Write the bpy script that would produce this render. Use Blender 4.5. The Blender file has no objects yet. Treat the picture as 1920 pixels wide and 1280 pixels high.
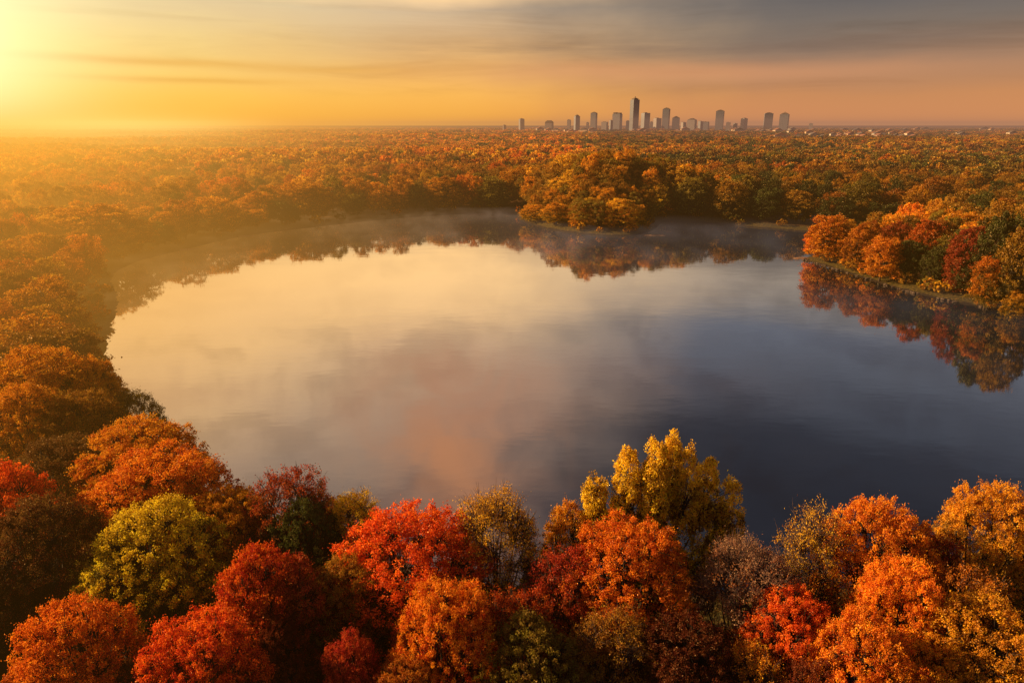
import bpy, math, random
import numpy as np
from mathutils import Vector

SEED = 11
rng = np.random.default_rng(SEED)
random.seed(SEED)
sc = bpy.context.scene
COL = sc.collection
R = math.radians

# ------------------------------------------------------------------ camera
CAM_H = 45.0
PITCH = R(17.56)
cam_d = bpy.data.cameras.new('camera')
cam = bpy.data.objects.new('camera', cam_d)
COL.objects.link(cam)
cam.location = (0, 0, CAM_H)
cam.rotation_euler = (math.pi / 2 - PITCH, 0, 0)
cam_d.sensor_width = 36.0
cam_d.lens = 24.0
cam_d.clip_start = 0.5
cam_d.clip_end = 90000
sc.camera = cam
SP, CP = math.sin(PITCH), math.cos(PITCH)


def ray(px, py):
    u = (px - 960) / 1280.0
    v = (640 - py) / 1280.0
    return u, CP + v * SP, -SP + v * CP


def gp(px, py, z=0.0):
    """point of the horizontal plane z seen at photo pixel (px, py)"""
    x, y, w = ray(px, py)
    t = (z - CAM_H) / w
    return (x * t, y * t)


def at_depth(px, y_dist, z):
    """x of a thing at forward distance y_dist and height z seen in photo column px"""
    depth = y_dist * CP + (CAM_H - z) * SP
    return (px - 960) / 1280.0 * depth


# ------------------------------------------------------------------ node helpers
class N:
    """a float socket with arithmetic"""
    def __init__(self, nt, s):
        self.nt, self.s = nt, s

    def _m(self, op, *args, clamp=False):
        n = self.nt.nodes.new('ShaderNodeMath')
        n.operation = op
        n.use_clamp = clamp
        for i, a in enumerate(args):
            if isinstance(a, N):
                self.nt.links.new(a.s, n.inputs[i])
            else:
                n.inputs[i].default_value = a
        return N(self.nt, n.outputs[0])

    def __add__(self, o): return self._m('ADD', self, o)
    def __radd__(self, o): return self._m('ADD', self, o)
    def __sub__(self, o): return self._m('SUBTRACT', self, o)
    def __rsub__(self, o): return self._m('SUBTRACT', o, self)
    def __mul__(self, o): return self._m('MULTIPLY', self, o)
    def __rmul__(self, o): return self._m('MULTIPLY', self, o)
    def __truediv__(self, o): return self._m('DIVIDE', self, o)
    def clamp(self): return self._m('ADD', self, 0.0, clamp=True)
    def exp(self): return self._m('EXPONENT', self)

    def smooth(self, a, b, lo=0.0, hi=1.0):
        n = self.nt.nodes.new('ShaderNodeMapRange')
        n.interpolation_type = 'SMOOTHSTEP'
        self.nt.links.new(self.s, n.inputs[0])
        for i, v in enumerate((a, b, lo, hi)):
            n.inputs[1 + i].default_value = v
        return N(self.nt, n.outputs[0])


def srgb(r, g, b):
    def f(c):
        c /= 255.0
        return c / 12.92 if c <= 0.04045 else ((c + 0.055) / 1.055) ** 2.4
    return (f(r), f(g), f(b), 1.0)


def node(nt, t, **kw):
    n = nt.nodes.new(t)
    for k, v in kw.items():
        setattr(n, k, v)
    return n


def setin(nt, n, key, v):
    if isinstance(v, N):
        v = v.s
    if hasattr(v, 'is_output'):
        nt.links.new(v, n.inputs[key])
    else:
        n.inputs[key].default_value = v


def mixc(nt, f, a, b, blend='MIX'):
    n = node(nt, 'ShaderNodeMix', data_type='RGBA', blend_type=blend)
    n.clamp_factor = True
    setin(nt, n, 0, f)
    setin(nt, n, 6, a)
    setin(nt, n, 7, b)
    return n.outputs[2]


def ramp(nt, f, stops, interp='EASE'):
    n = node(nt, 'ShaderNodeValToRGB')
    n.color_ramp.interpolation = interp
    el = n.color_ramp.elements
    while len(el) < len(stops):
        el.new(0.5)
    for e, (p, c) in zip(el, stops):
        e.position = p
    for e, (p, c) in zip(el, stops):
        e.position = p
        e.color = c if len(c) == 4 else (*c, 1)
    setin(nt, n, 0, f)
    return n.outputs[0]


def noise(nt, vec, scale, detail=4.0, rough=0.5, dist=0.0, dim='3D'):
    n = node(nt, 'ShaderNodeTexNoise', noise_dimensions=dim)
    if vec is not None:
        nt.links.new(vec, n.inputs['Vector'])
    n.inputs['Scale'].default_value = scale
    n.inputs['Detail'].default_value = detail
    n.inputs['Roughness'].default_value = rough
    n.inputs['Distortion'].default_value = dist
    return N(nt, n.outputs[0])


def combine(nt, x, y, z=0.0):
    n = node(nt, 'ShaderNodeCombineXYZ')
    for i, v in enumerate((x, y, z)):
        setin(nt, n, i, v)
    return n.outputs[0]


def new_mat(name):
    m = bpy.data.materials.new(name)
    m.use_nodes = True
    nt = m.node_tree
    nt.nodes.clear()
    out = node(nt, 'ShaderNodeOutputMaterial')
    return m, nt, out


# ------------------------------------------------------------------ world: dusk sky
SUN_AZ, SUN_EL = -80.0, 22.0      # lamp: degrees right of the view axis, above the horizon
GLOW_AZ, GLOW_EL = -41.0, 4.0


def build_world():
    w = bpy.data.worlds.new('World')
    sc.world = w
    w.use_nodes = True
    nt = w.node_tree
    nt.nodes.clear()
    out = node(nt, 'ShaderNodeOutputWorld')
    bg = node(nt, 'ShaderNodeBackground')
    tc = node(nt, 'ShaderNodeTexCoord')
    sep = node(nt, 'ShaderNodeSeparateXYZ')
    nt.links.new(tc.outputs['Generated'], sep.inputs[0])
    X, Y, Z = (N(nt, sep.outputs[i]) for i in range(3))
    A = X._m('ARCTAN2', X, Y) * (180 / math.pi)
    E = Z._m('ARCSINE', Z) * (180 / math.pi)
    Ec = E.clamp() if False else E._m('MAXIMUM', E, 0.0)
    # slow warp of the whole sky so that bands are not ruler straight
    wv = combine(nt, A * 0.045, Ec * 0.16, 3.1)
    wn = noise(nt, wv, 1.0, 5, 0.55)
    Ew = Ec + (wn - 0.5) * (1.0 + Ec * 0.22)
    wn2 = noise(nt, combine(nt, A * 0.05, Ec * 0.10, 9.4), 1.0, 5, 0.55)
    Aw = A + (wn2 - 0.5) * 22.0
    f = Ew / 50.0
    S = lambda e: e / 50.0
    left = ramp(nt, f, [(0, (1.15, .66, .05)), (S(2), (1.12, .76, .11)), (S(5), (1.1, .84, .26)),
                        (S(9), (1.0, .84, .44)), (S(12), (2.0, 1.25, .48)), (S(18), (1.6, 1.02, .46)),
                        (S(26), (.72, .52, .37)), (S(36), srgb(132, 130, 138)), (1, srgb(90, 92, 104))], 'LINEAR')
    mid = ramp(nt, f, [(0, srgb(255, 170, 62)), (S(2.2), srgb(253, 182, 88)), (S(4.2), srgb(240, 180, 108)),
                       (S(6.5), srgb(222, 178, 130)), (S(8.4), srgb(208, 180, 150)), (S(10.5), (1.85, 1.15, .48)),
                       (S(14), (1.55, .98, .46)), (S(18), (1.0, .70, .44)), (S(23), (.54, .42, .34)), (S(31), (.070, .088, .115)), (S(37), (.05, .065, .095)),
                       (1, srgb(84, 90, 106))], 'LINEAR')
    right = ramp(nt, f, [(0, srgb(222, 146, 92)), (S(2.0), srgb(204, 140, 92)), (S(4.2), srgb(156, 124, 102)),
                         (S(6.5), srgb(122, 112, 104)), (S(9), srgb(104, 102, 102)), (S(11.5), (.56, .47, .38)),
                         (S(16), (.16, .20, .27)), (S(19.5), (.075, .105, .155)), (S(23), (.014, .034, .066)), (S(29), (.006, .020, .044)), (S(37), (.006, .018, .040)),
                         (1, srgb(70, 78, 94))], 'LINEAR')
    wr = (Aw.smooth(-6, 20) + A.smooth(-95, -150)).clamp()
    ga = (Aw + 46.0) / 27.0
    wl = (ga * ga * -1.0).exp()
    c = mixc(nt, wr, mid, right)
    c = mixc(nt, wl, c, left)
    # streaky cloud layer seen low over the horizon
    st = noise(nt, combine(nt, A * 0.045 + E * 0.05, E * 0.50, 1.7), 1.0, 7, 0.62, 0.7)
    st = st.smooth(0.46, 0.70) * Ec.smooth(1.4, 3.5) * Ec.smooth(12, 8.5) * (1.0 - wl * 0.5) * noise(nt, combine(nt, A * 0.07, E * 0.5, 44.0), 1.0, 4, 0.6).smooth(.3, .6)
    dark = mixc(nt, 1.0, c, (0.64, 0.58, 0.53, 1), 'MULTIPLY')
    c = mixc(nt, st * 0.45, c, dark)

    def blob(a0, e0, sa, se, warp=1.0):
        da = (Aw - a0) / sa
        de = (Ew - e0) / se
        return ((da * da + de * de) * -1.0).exp()
    # two thin dark streaks left of centre, one long grey bank to the right, peach bar under it
    fine = noise(nt, combine(nt, A * 0.12, E * 1.6, 5.5), 1.0, 5, 0.6).smooth(0.2, 0.75)
    for a0, e0, sa, se, k in ((-27, 4.3, 9, .30, .75), (-24, 3.1, 7, .22, .65), (-14, 4.0, 6, .25, .4)):
        da = (A - a0) / sa
        de = (E + (wn - 0.5) * 0.8 - e0) / se
        b = ((da * da + de * de) * -1.0).exp()
        c = mixc(nt, b * k * 0.8, c, srgb(232, 168, 70))
    c = mixc(nt, blob(24, 5.6, 30, 1.0) * 0.6 * fine, c, srgb(118, 100, 90))
    c = mixc(nt, blob(14, 3.9, 16, .8) * 0.55, c, srgb(226, 156, 108))
    c = mixc(nt, blob(30, 8.6, 22, 1.4) * 0.5, c, srgb(84, 88, 96))
    c = mixc(nt, blob(-16, 7.8, 16, 1.2) * 0.5 * fine, c, srgb(226, 196, 150))
    # higher clouds, known from their mirror image on the lake
    cl = noise(nt, combine(nt, A * 0.055, Ec * 0.11, 7.7), 1.0, 6, 0.56, 0.5)
    hi = cl.smooth(0.48, 0.72) * Ec.smooth(14, 20)
    c = mixc(nt, hi * 0.42 * (1.0 - wr * 0.98), c, srgb(190, 150, 130))
    cl2 = noise(nt, combine(nt, A * 0.06, Ec * 0.14, 21.7), 1.0, 6, 0.56, 0.5)
    lo = cl2.smooth(0.5, 0.74) * Ec.smooth(12, 18)
    c = mixc(nt, lo * 0.6, c, mixc(nt, 1.0, c, (.45, .54, .64, 1), 'MULTIPLY'))
    mot = noise(nt, combine(nt, A * 0.13, Ec * 0.24, 61.0), 1.0, 8, 0.62, 0.5)
    c = mixc(nt, mot.smooth(0.46, 0.62) * Ec.smooth(12.5, 17) * 0.5, c, mixc(nt, 1.0, c, (.52, .55, .62, 1), 'MULTIPLY'))
    c = mixc(nt, mot.smooth(0.50, 0.34) * Ec.smooth(14, 20) * 0.28 * (1.0 - wr * 0.98), c, (.62, .40, .28, 1))
    wisp = noise(nt, combine(nt, A * 0.16, Ec * 0.16, 33.0), 1.0, 7, 0.6, 0.8).smooth(0.30, 0.66)
    c = mixc(nt, blob(-5, 27, 9.0, 9.0) * 0.9 * (wisp * 0.6 + 0.4), c, (.86, .36, .17, 1))
    c = mixc(nt, blob(-7, 22, 13, 3.0) * 0.5 * wisp, c, srgb(206, 156, 132))
    c = mixc(nt, blob(3, 24, 7, 3.0) * 0.45 * (1.0 - wisp), c, srgb(74, 80, 98))
    c = mixc(nt, blob(8, 19.5, 9, 2.2) * 0.30, c, srgb(196, 156, 140))
    # glow round the hidden sun
    da = (A - GLOW_AZ) / 8.5
    de = (E - GLOW_EL) / 7.0
    g1 = ((da * da + de * de) * -1.0).exp()
    c = mixc(nt, g1 * 0.95, c, (1.6, 1.42, 0.75, 1))
    # a share of the physical sky
    sky = node(nt, 'ShaderNodeTexSky', sky_type='NISHITA')
    sky.sun_disc = False
    sky.sun_elevation = R(SUN_EL)
    sky.sun_rotation = R(SUN_AZ)
    sky.air_density = 1.5
    sky.dust_density = 3.0
    sky.altitude = 50
    addn = mixc(nt, 0.0012, c, sky.outputs[0], 'ADD')
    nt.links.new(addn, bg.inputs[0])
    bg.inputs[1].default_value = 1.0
    nt.links.new(bg.outputs[0], out.inputs[0])
    w.cycles.sampling_method = 'MANUAL'
    w.cycles.sample_map_resolution = 512


build_world()

sd = bpy.data.lights.new('sun', 'SUN')
sun = bpy.data.objects.new('sun', sd)
COL.objects.link(sun)
sd.energy = 9.0
sd.angle = R(0.8)
sd.color = (1.0, 0.62, 0.26)
sdir = Vector((math.sin(R(SUN_AZ)) * math.cos(R(SUN_EL)), math.cos(R(SUN_AZ)) * math.cos(R(SUN_EL)), math.sin(R(SUN_EL))))
sun.rotation_euler = sdir.to_track_quat('Z', 'Y').to_euler()
sun.location = (-100, 50, 120)


# ------------------------------------------------------------------ object helpers
def tag(o, label=None, cat=None, group=None, kind=None):
    if label: o['label'] = label
    if cat: o['category'] = cat
    if group: o['group'] = group
    if kind: o['kind'] = kind
    return o


def mesh_np(name, verts, faces_flat, loop_tot, mat, attr=None, smooth=False):
    """mesh from numpy arrays; faces_flat = vertex index per loop, loop_tot = loops per face"""
    me = bpy.data.meshes.new(name)
    nv, nl, nf = len(verts), len(faces_flat), len(loop_tot)
    me.vertices.add(nv)
    me.vertices.foreach_set('co', np.asarray(verts, dtype=np.float32).ravel())
    me.loops.add(nl)
    me.loops.foreach_set('vertex_index', np.asarray(faces_flat, dtype=np.int32).ravel())
    me.polygons.add(nf)
    ls = np.zeros(nf, dtype=np.int32)
    ls[1:] = np.cumsum(loop_tot)[:-1]
    me.polygons.foreach_set('loop_start', ls)
    me.polygons.foreach_set('loop_total', np.asarray(loop_tot, dtype=np.int32))
    me.polygons.foreach_set('use_smooth', np.full(nf, bool(smooth)))
    if attr is not None:
        a = me.attributes.new('lv', 'FLOAT_COLOR', 'POINT')
        a.data.foreach_set('color', np.asarray(attr, dtype=np.float32).ravel())
    me.update(calc_edges=True)
    me.validate()
    if mat:
        me.materials.append(mat)
    return me


def link(name, me, parent=None, loc=(0, 0, 0)):
    o = bpy.data.objects.new(name, me)
    COL.objects.link(o)
    o.location = loc
    if parent:
        o.parent = parent
    return o


def empty(name, loc, rz=0.0, scale=(1, 1, 1)):
    o = bpy.data.objects.new(name, None)
    COL.objects.link(o)
    o.location = loc
    o.rotation_euler = (0, 0, rz)
    o.scale = scale
    o.empty_display_size = 0.5
    return o


# ------------------------------------------------------------------ lake outline and terrain
far_px = [(205, 522), (228, 503), (262, 488), (338, 470), (445, 443), (590, 425), (740, 409), (870, 400), (940, 398), (968, 402)]
mound_px = [(975, 413), (1010, 427), (1080, 438), (1150, 444), (1205, 440), (1232, 428), (1236, 418)]
bay_px = [(1262, 413), (1350, 421), (1450, 430), (1530, 436), (1700, 438)]
back_px = [(1740, 452), (1640, 464), (1560, 472), (1512, 481)]
right_px = [(1500, 487), (1530, 494), (1600, 516), (1700, 548), (1800, 570), (1915, 588), (2060, 610), (2300, 640)]
outline = [gp(*p) for p in far_px + mound_px + bay_px + back_px + right_px]
outline += [(225, 140), (190, 108), (130, 84), (95, 72), (62, 64), (44, 60), (22, 58), (0, 59), (-10, 62), (-22, 67),
            (-37, 77), (-50, 88), (-63, 102), (-78, 122), (-92, 150), (-106, 180)]


def chaikin(p, n=2):
    for _ in range(n):
        q = []
        for i in range(len(p)):
            a, b = p[i], p[(i + 1) % len(p)]
            q.append((a[0] * .75 + b[0] * .25, a[1] * .75 + b[1] * .25))
            q.append((a[0] * .25 + b[0] * .75, a[1] * .25 + b[1] * .75))
        p = q
    return p


OUT = np.array(chaikin(outline))


def lake_dist(P):
    """signed distance to the shore, positive on land; P (n,2)"""
    P = np.asarray(P, dtype=float)
    best = np.full(len(P), 1e18)
    inside = np.zeros(len(P), dtype=bool)
    a = OUT
    b = np.roll(OUT, -1, axis=0)
    for i in range(len(a)):
        ax, ay = a[i]
        bx, by = b[i]
        dx, dy = bx - ax, by - ay
        t = np.clip(((P[:, 0] - ax) * dx + (P[:, 1] - ay) * dy) / (dx * dx + dy * dy), 0, 1)
        d = (P[:, 0] - ax - t * dx) ** 2 + (P[:, 1] - ay - t * dy) ** 2
        best = np.minimum(best, d)
        c = ((ay > P[:, 1]) != (by > P[:, 1])) & (P[:, 0] < (bx - ax) * (P[:, 1] - ay) / (by - ay + 1e-12) + ax)
        inside ^= c
    d = np.sqrt(best)
    return np.where(inside, -d, d)


def wav(x, y, s, ph):
    return (np.sin(x / s + ph) * np.cos(y / s * 1.3 + ph * 1.7) + 0.5 * np.sin((x + y) / s * 2.1 + ph * 3.1) * np.cos((x - y) / s * 1.7 + ph))


MX, MY = 52.0, 362.0


def height(P, d=None):
    P = np.asarray(P, dtype=float)
    if d is None:
        d = lake_dist(P)
    x, y = P[:, 0], P[:, 1]
    bank = 0.9 * (1 - np.exp(-np.maximum(d, 0) / 3.0)) + 0.012 * np.clip(d, 0, 60)
    bank = np.where(d < 0, np.maximum(d * 0.4, -2.5), bank)
    jag = 0.10 * np.sin(x * 1.3) * np.sin(y * 1.1) + 0.08 * np.sin(x * 3.1 + y * 2.3)
    land = np.clip(d / 30.0, 0, 1)
    far = np.clip((y - 380) / 500.0, 0, 1)
    mound = 14.0 * np.exp(-(((x - MX) / 52) ** 2 + ((y - MY) / 46) ** 2)) * np.clip(d / 25.0, 0, 1)
    hills = (wav(x, y, 95, 0.7) * 2.0 + wav(x, y, 260, 2.2) * 4.0) * land * far
    flat = np.clip((14000 - y) / 6000.0, 0, 1)
    return bank + jag * np.exp(-np.abs(d) / 12) + mound + (hills + 2.0 * land * far) * flat


def axis_vals(fine0, fine1, step, lo, hi, grow=1.18):
    v = list(np.arange(fine0, fine1 + 0.01, step))
    s, c = step, v[-1]
    while c < hi:
        s *= grow
        c += s
        v.append(c)
    s, c = step, v[0]
    neg = []
    while c > lo:
        s *= grow
        c -= s
        neg.append(c)
    return np.array(neg[::-1] + v)


def ground_material():
    m, nt, out = new_mat('forest_floor')
    b = node(nt, 'ShaderNodeBsdfPrincipled')
    g = node(nt, 'ShaderNodeNewGeometry')
    at = node(nt, 'ShaderNodeAttribute', attribute_name='lv')
    sp = node(nt, 'ShaderNodeSeparateColor')
    nt.links.new(at.outputs['Color'], sp.inputs[0])
    d = N(nt, sp.outputs[0])              # distance from shore in m / 20
    far = N(nt, sp.outputs[1])
    n1 = noise(nt, g.outputs['Position'], 0.12, 8, 0.6)
    n2 = noise(nt, g.outputs['Position'], 1.6, 6, 0.65)
    litter = ramp(nt, n2, [(0.3, (0.035, 0.018, 0.008)), (0.55, (0.10, 0.045, 0.014)), (0.75, (0.20, 0.08, 0.02))])
    grass = ramp(nt, n2, [(0.3, (0.030, 0.026, 0.010)), (0.5, (0.075, 0.060, 0.018)), (0.62, (0.17, 0.11, 0.028)), (0.78, (0.28, 0.14, 0.035))])
    c = mixc(nt, (d + (n1 - 0.5) * 0.7).smooth(0.35, 0.62), grass, litter)
    mud = (0.028, 0.020, 0.014, 1)
    c = mixc(nt, (d + (n2 - 0.5) * 0.08).smooth(0.05, 0.10), mud, c)
    n3 = noise(nt, g.outputs['Position'], 0.006, 8, 0.65)
    farc = ramp(nt, n3, [(0.35, (0.022, 0.018, 0.020)), (0.55, (0.07, 0.035, 0.02)), (0.7, (0.13, 0.055, 0.02))])  # far floor coloured dark so gaps between crowns read as shadow
    c = mixc(nt, far, c, farc)
    nt.links.new(c, b.inputs['Base Color'])
    b.inputs['Roughness'].default_value = 1.0
    b.inputs['Specular IOR Level'].default_value = 0.1
    bp = node(nt, 'ShaderNodeBump')
    bp.inputs['Strength'].default_value = 0.6
    bp.inputs['Distance'].default_value = 0.3
    nt.links.new(n2.s, bp.inputs['Height'])
    nt.links.new(bp.outputs[0], b.inputs['Normal'])
    nt.links.new(b.outputs[0], out.inputs[0])
    return m


def build_ground():
    xs = axis_vals(-180, 230, 2.5, -42000, 42000)
    ys = axis_vals(0, 420, 2.5, -3000, 60000)
    gx, gy = np.meshgrid(xs, ys)
    P = np.stack([gx.ravel(), gy.ravel()], 1)
    d = lake_dist(P)
    z = height(P, d)
    V = np.column_stack([P, z])
    nx, ny = len(xs), len(ys)
    i = np.arange(nx * ny).reshape(ny, nx)
    F = np.stack([i[:-1, :-1], i[:-1, 1:], i[1:, 1:], i[1:, :-1]], -1).reshape(-1, 4)
    A = np.zeros((len(V), 4))
    A[:, 0] = np.clip(d / 20.0, 0, 1)
    A[:, 1] = np.clip((P[:, 1] - 2500) / 3000, 0, 1)
    me = mesh_np('ground', V, F.ravel(), np.full(len(F), 4), ground_material(), A, smooth=True)
    tag(link('ground', me), kind='structure')


build_ground()


def water_material():
    m, nt, out = new_mat('lake_water')
    g = node(nt, 'ShaderNodeNewGeometry')
    deep = node(nt, 'ShaderNodeBsdfDiffuse')
    deep.inputs[0].default_value = (0.004, 0.010, 0.018, 1)
    gl = node(nt, 'ShaderNodeBsdfGlossy')
    gl.inputs['Color'].default_value = (0.92, 0.92, 0.92, 1)
    gl.inputs['Roughness'].default_value = 0.04
    mp = node(nt, 'ShaderNodeMapping')
    mp.inputs['Scale'].default_value = (0.5, 1.0, 1.0)
    nt.links.new(g.outputs['Position'], mp.inputs[0])
    n1 = noise(nt, mp.outputs[0], 0.9, 3, 0.5)
    n2 = noise(nt, mp.outputs[0], 0.05, 4, 0.6)
    bp = node(nt, 'ShaderNodeBump')
    bp.inputs['Strength'].default_value = 1.0
    bp.inputs['Distance'].default_value = 1.0
    hgt = n1 * n2.smooth(0.35, 0.7) * 0.006 + n2 * 0.03
    nt.links.new(hgt.s, bp.inputs['Height'])
    nt.links.new(bp.outputs[0], gl.inputs['Normal'])
    fr = node(nt, 'ShaderNodeFresnel')
    fr.inputs['IOR'].default_value = 1.9
    f = (N(nt, fr.outputs[0]) * 0.6 + 0.50).clamp()
    mx = node(nt, 'ShaderNodeMixShader')
    nt.links.new(f.s, mx.inputs[0])
    nt.links.new(deep.outputs[0], mx.inputs[1])
    nt.links.new(gl.outputs[0], mx.inputs[2])
    nt.links.new(mx.outputs[0], out.inputs[0])
    return m


lx0, ly0 = OUT.min(0) - 6
lx1, ly1 = OUT.max(0) + 6
me = mesh_np('lake_water', [(lx0, ly0, 0), (lx1, ly0, 0), (lx1, ly1, 0), (lx0, ly1, 0)], [0, 1, 2, 3], [4], water_material())
tag(link('lake_water', me), kind='structure')


# ------------------------------------------------------------------ trees: materials
def leaf_material():
    """colour from the tree's own two tints: custom properties tint (top) and tint_low (below)"""
    m, nt, out = new_mat('autumn_leaves')
    a1 = node(nt, 'ShaderNodeAttribute', attribute_name='tint', attribute_type='INSTANCER')
    a2 = node(nt, 'ShaderNodeAttribute', attribute_name='tint_low', attribute_type='INSTANCER')
    lv = node(nt, 'ShaderNodeAttribute', attribute_name='lv')
    sp = node(nt, 'ShaderNodeSeparateColor')
    nt.links.new(lv.outputs['Color'], sp.inputs[0])
    rnd, clump, hh = (N(nt, sp.outputs[i]) for i in range(3))
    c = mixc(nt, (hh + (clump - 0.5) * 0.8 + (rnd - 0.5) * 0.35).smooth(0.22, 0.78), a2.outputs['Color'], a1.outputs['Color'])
    hs = node(nt, 'ShaderNodeHueSaturation')
    nt.links.new(c, hs.inputs['Color'])
    nt.links.new((0.5 + (rnd - 0.5) * 0.035 + (clump - 0.5) * 0.03).s, hs.inputs['Hue'])
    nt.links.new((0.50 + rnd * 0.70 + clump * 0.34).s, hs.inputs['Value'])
    df = node(nt, 'ShaderNodeBsdfDiffuse')
    tr = node(nt, 'ShaderNodeBsdfTranslucent')
    gl = node(nt, 'ShaderNodeBsdfGlossy')
    gl.inputs['Roughness'].default_value = 0.45
    gl.inputs['Color'].default_value = (1, 0.7, 0.4, 1)
    nt.links.new(hs.outputs[0], df.inputs[0])
    nt.links.new(hs.outputs[0], tr.inputs[0])
    m1 = node(nt, 'ShaderNodeMixShader')
    m1.inputs[0].default_value = 0.38
    nt.links.new(df.outputs[0], m1.inputs[1])
    nt.links.new(tr.outputs[0], m1.inputs[2])
    m2 = node(nt, 'ShaderNodeMixShader')
    m2.inputs[0].default_value = 0.04
    nt.links.new(m1.outputs[0], m2.inputs[1])
    nt.links.new(gl.outputs[0], m2.inputs[2])
    nt.links.new(m2.outputs[0], out.inputs[0])
    return m


def bark_material(name, dark, light):
    m, nt, out = new_mat(name)
    b = node(nt, 'ShaderNodeBsdfPrincipled')
    tc = node(nt, 'ShaderNodeTexCoord')
    mp = node(nt, 'ShaderNodeMapping')
    mp.inputs['Scale'].default_value = (6, 6, 0.9)
    nt.links.new(tc.outputs['Object'], mp.inputs[0])
    n1 = noise(nt, mp.outputs[0], 1.0, 6, 0.65)
    c = ramp(nt, n1, [(0.35, dark), (0.7, light)])
    nt.links.new(c, b.inputs['Base Color'])
    b.inputs['Roughness'].default_value = 0.95
    nt.links.new(b.outputs[0], out.inputs[0])
    return m


LEAF = leaf_material()
BARK = bark_material('bark', (0.018, 0.012, 0.009), (0.07, 0.045, 0.03))
TWIG = bark_material('twigs', (0.05, 0.03, 0.025), (0.17, 0.10, 0.08))


# ------------------------------------------------------------------ trees: geometry
def unit(v):
    return v / np.maximum(np.linalg.norm(v, axis=-1, keepdims=True), 1e-9)


def leaves_mesh(name, cen, crad, out_dir, per, size, rg, zlo, zhi, flat=0.75, jit=0.7, stray=0.30):
    """leaf-sized rhombus faces round clump centres. cen (n,3), crad (n,), out_dir (n,3)"""
    n = len(cen)
    idx = np.repeat(np.arange(n), per)
    k = len(idx)
    d = unit(rg.normal(size=(k, 3)))
    d = unit(d + out_dir[idx] * 0.55)
    r = crad[idx] * rg.uniform(0.35, 1.0, k) ** 0.6
    off = d * r[:, None] + out_dir[idx] * (crad[idx] * rg.exponential(stray, k))[:, None]
    off[:, 2] *= flat
    p = cen[idx] + off
    nrm = unit(d * 0.55 + out_dir[idx] * 0.45 + rg.normal(size=(k, 3)) * jit)
    t = unit(np.cross(nrm, rg.normal(size=(k, 3))))
    b = np.cross(nrm, t)
    s = size * rg.uniform(0.65, 1.35, k)[:, None]
    bend = nrm * s * 0.16
    V = np.empty((k, 4, 3))
    V[:, 0] = p - t * s * 0.55 - bend
    V[:, 1] = p - b * s * 0.36 + bend
    V[:, 2] = p + t * s * 0.55 - bend
    V[:, 3] = p + b * s * 0.36 + bend
    F = np.arange(k * 4)
    A = np.empty((k, 4, 4))
    A[:, :, 0] = rg.uniform(0, 1, k)[:, None]
    A[:, :, 1] = rg.uniform(0, 1, n)[idx][:, None]
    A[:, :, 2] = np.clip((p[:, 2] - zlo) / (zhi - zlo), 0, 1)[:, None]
    A[:, :, 3] = 1
    return mesh_np(name, V.reshape(-1, 3), F, np.full(k, 4), LEAF, A.reshape(-1, 4))


def tubes_mesh(name, lines, mat, sides=5):
    """lines: list of (points (m,3), radii (m,))"""
    VV, FF = [], []
    base = 0
    ang = np.arange(sides) / sides * 2 * math.pi
    ca, sa = np.cos(ang), np.sin(ang)
    for P, Rr in lines:
        P = np.asarray(P, float)
        m = len(P)
        T = unit(np.gradient(P, axis=0))
        ref = np.where(np.abs(T[:, 2:3]) > 0.9, np.array([[1.0, 0, 0]]), np.array([[0, 0, 1.0]]))
        U = unit(np.cross(T, ref))
        W = np.cross(T, U)
        ring = P[:, None, :] + (U[:, None, :] * ca[None, :, None] + W[:, None, :] * sa[None, :, None]) * np.asarray(Rr)[:, None, None]
        VV.append(ring.reshape(-1, 3))
        i = base + np.arange(m * sides).reshape(m, sides)
        j = np.roll(i, -1, axis=1)
        FF.append(np.stack([i[:-1], j[:-1], j[1:], i[1:]], -1).reshape(-1, 4))
        base += m * sides
    V = np.concatenate(VV)
    F = np.concatenate(FF)
    return mesh_np(name, V, F.ravel(), np.full(len(F), 4), mat, smooth=True)


def bez(a, b, c, n, rg, wob=0.0):
    t = np.linspace(0, 1, n)[:, None]
    p = (1 - t) ** 2 * a + 2 * t * (1 - t) * b + t * t * c
    if wob:
        w = rg.normal(size=(n, 3)) * wob
        w[0] = 0
        p = p + w
    return p


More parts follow.
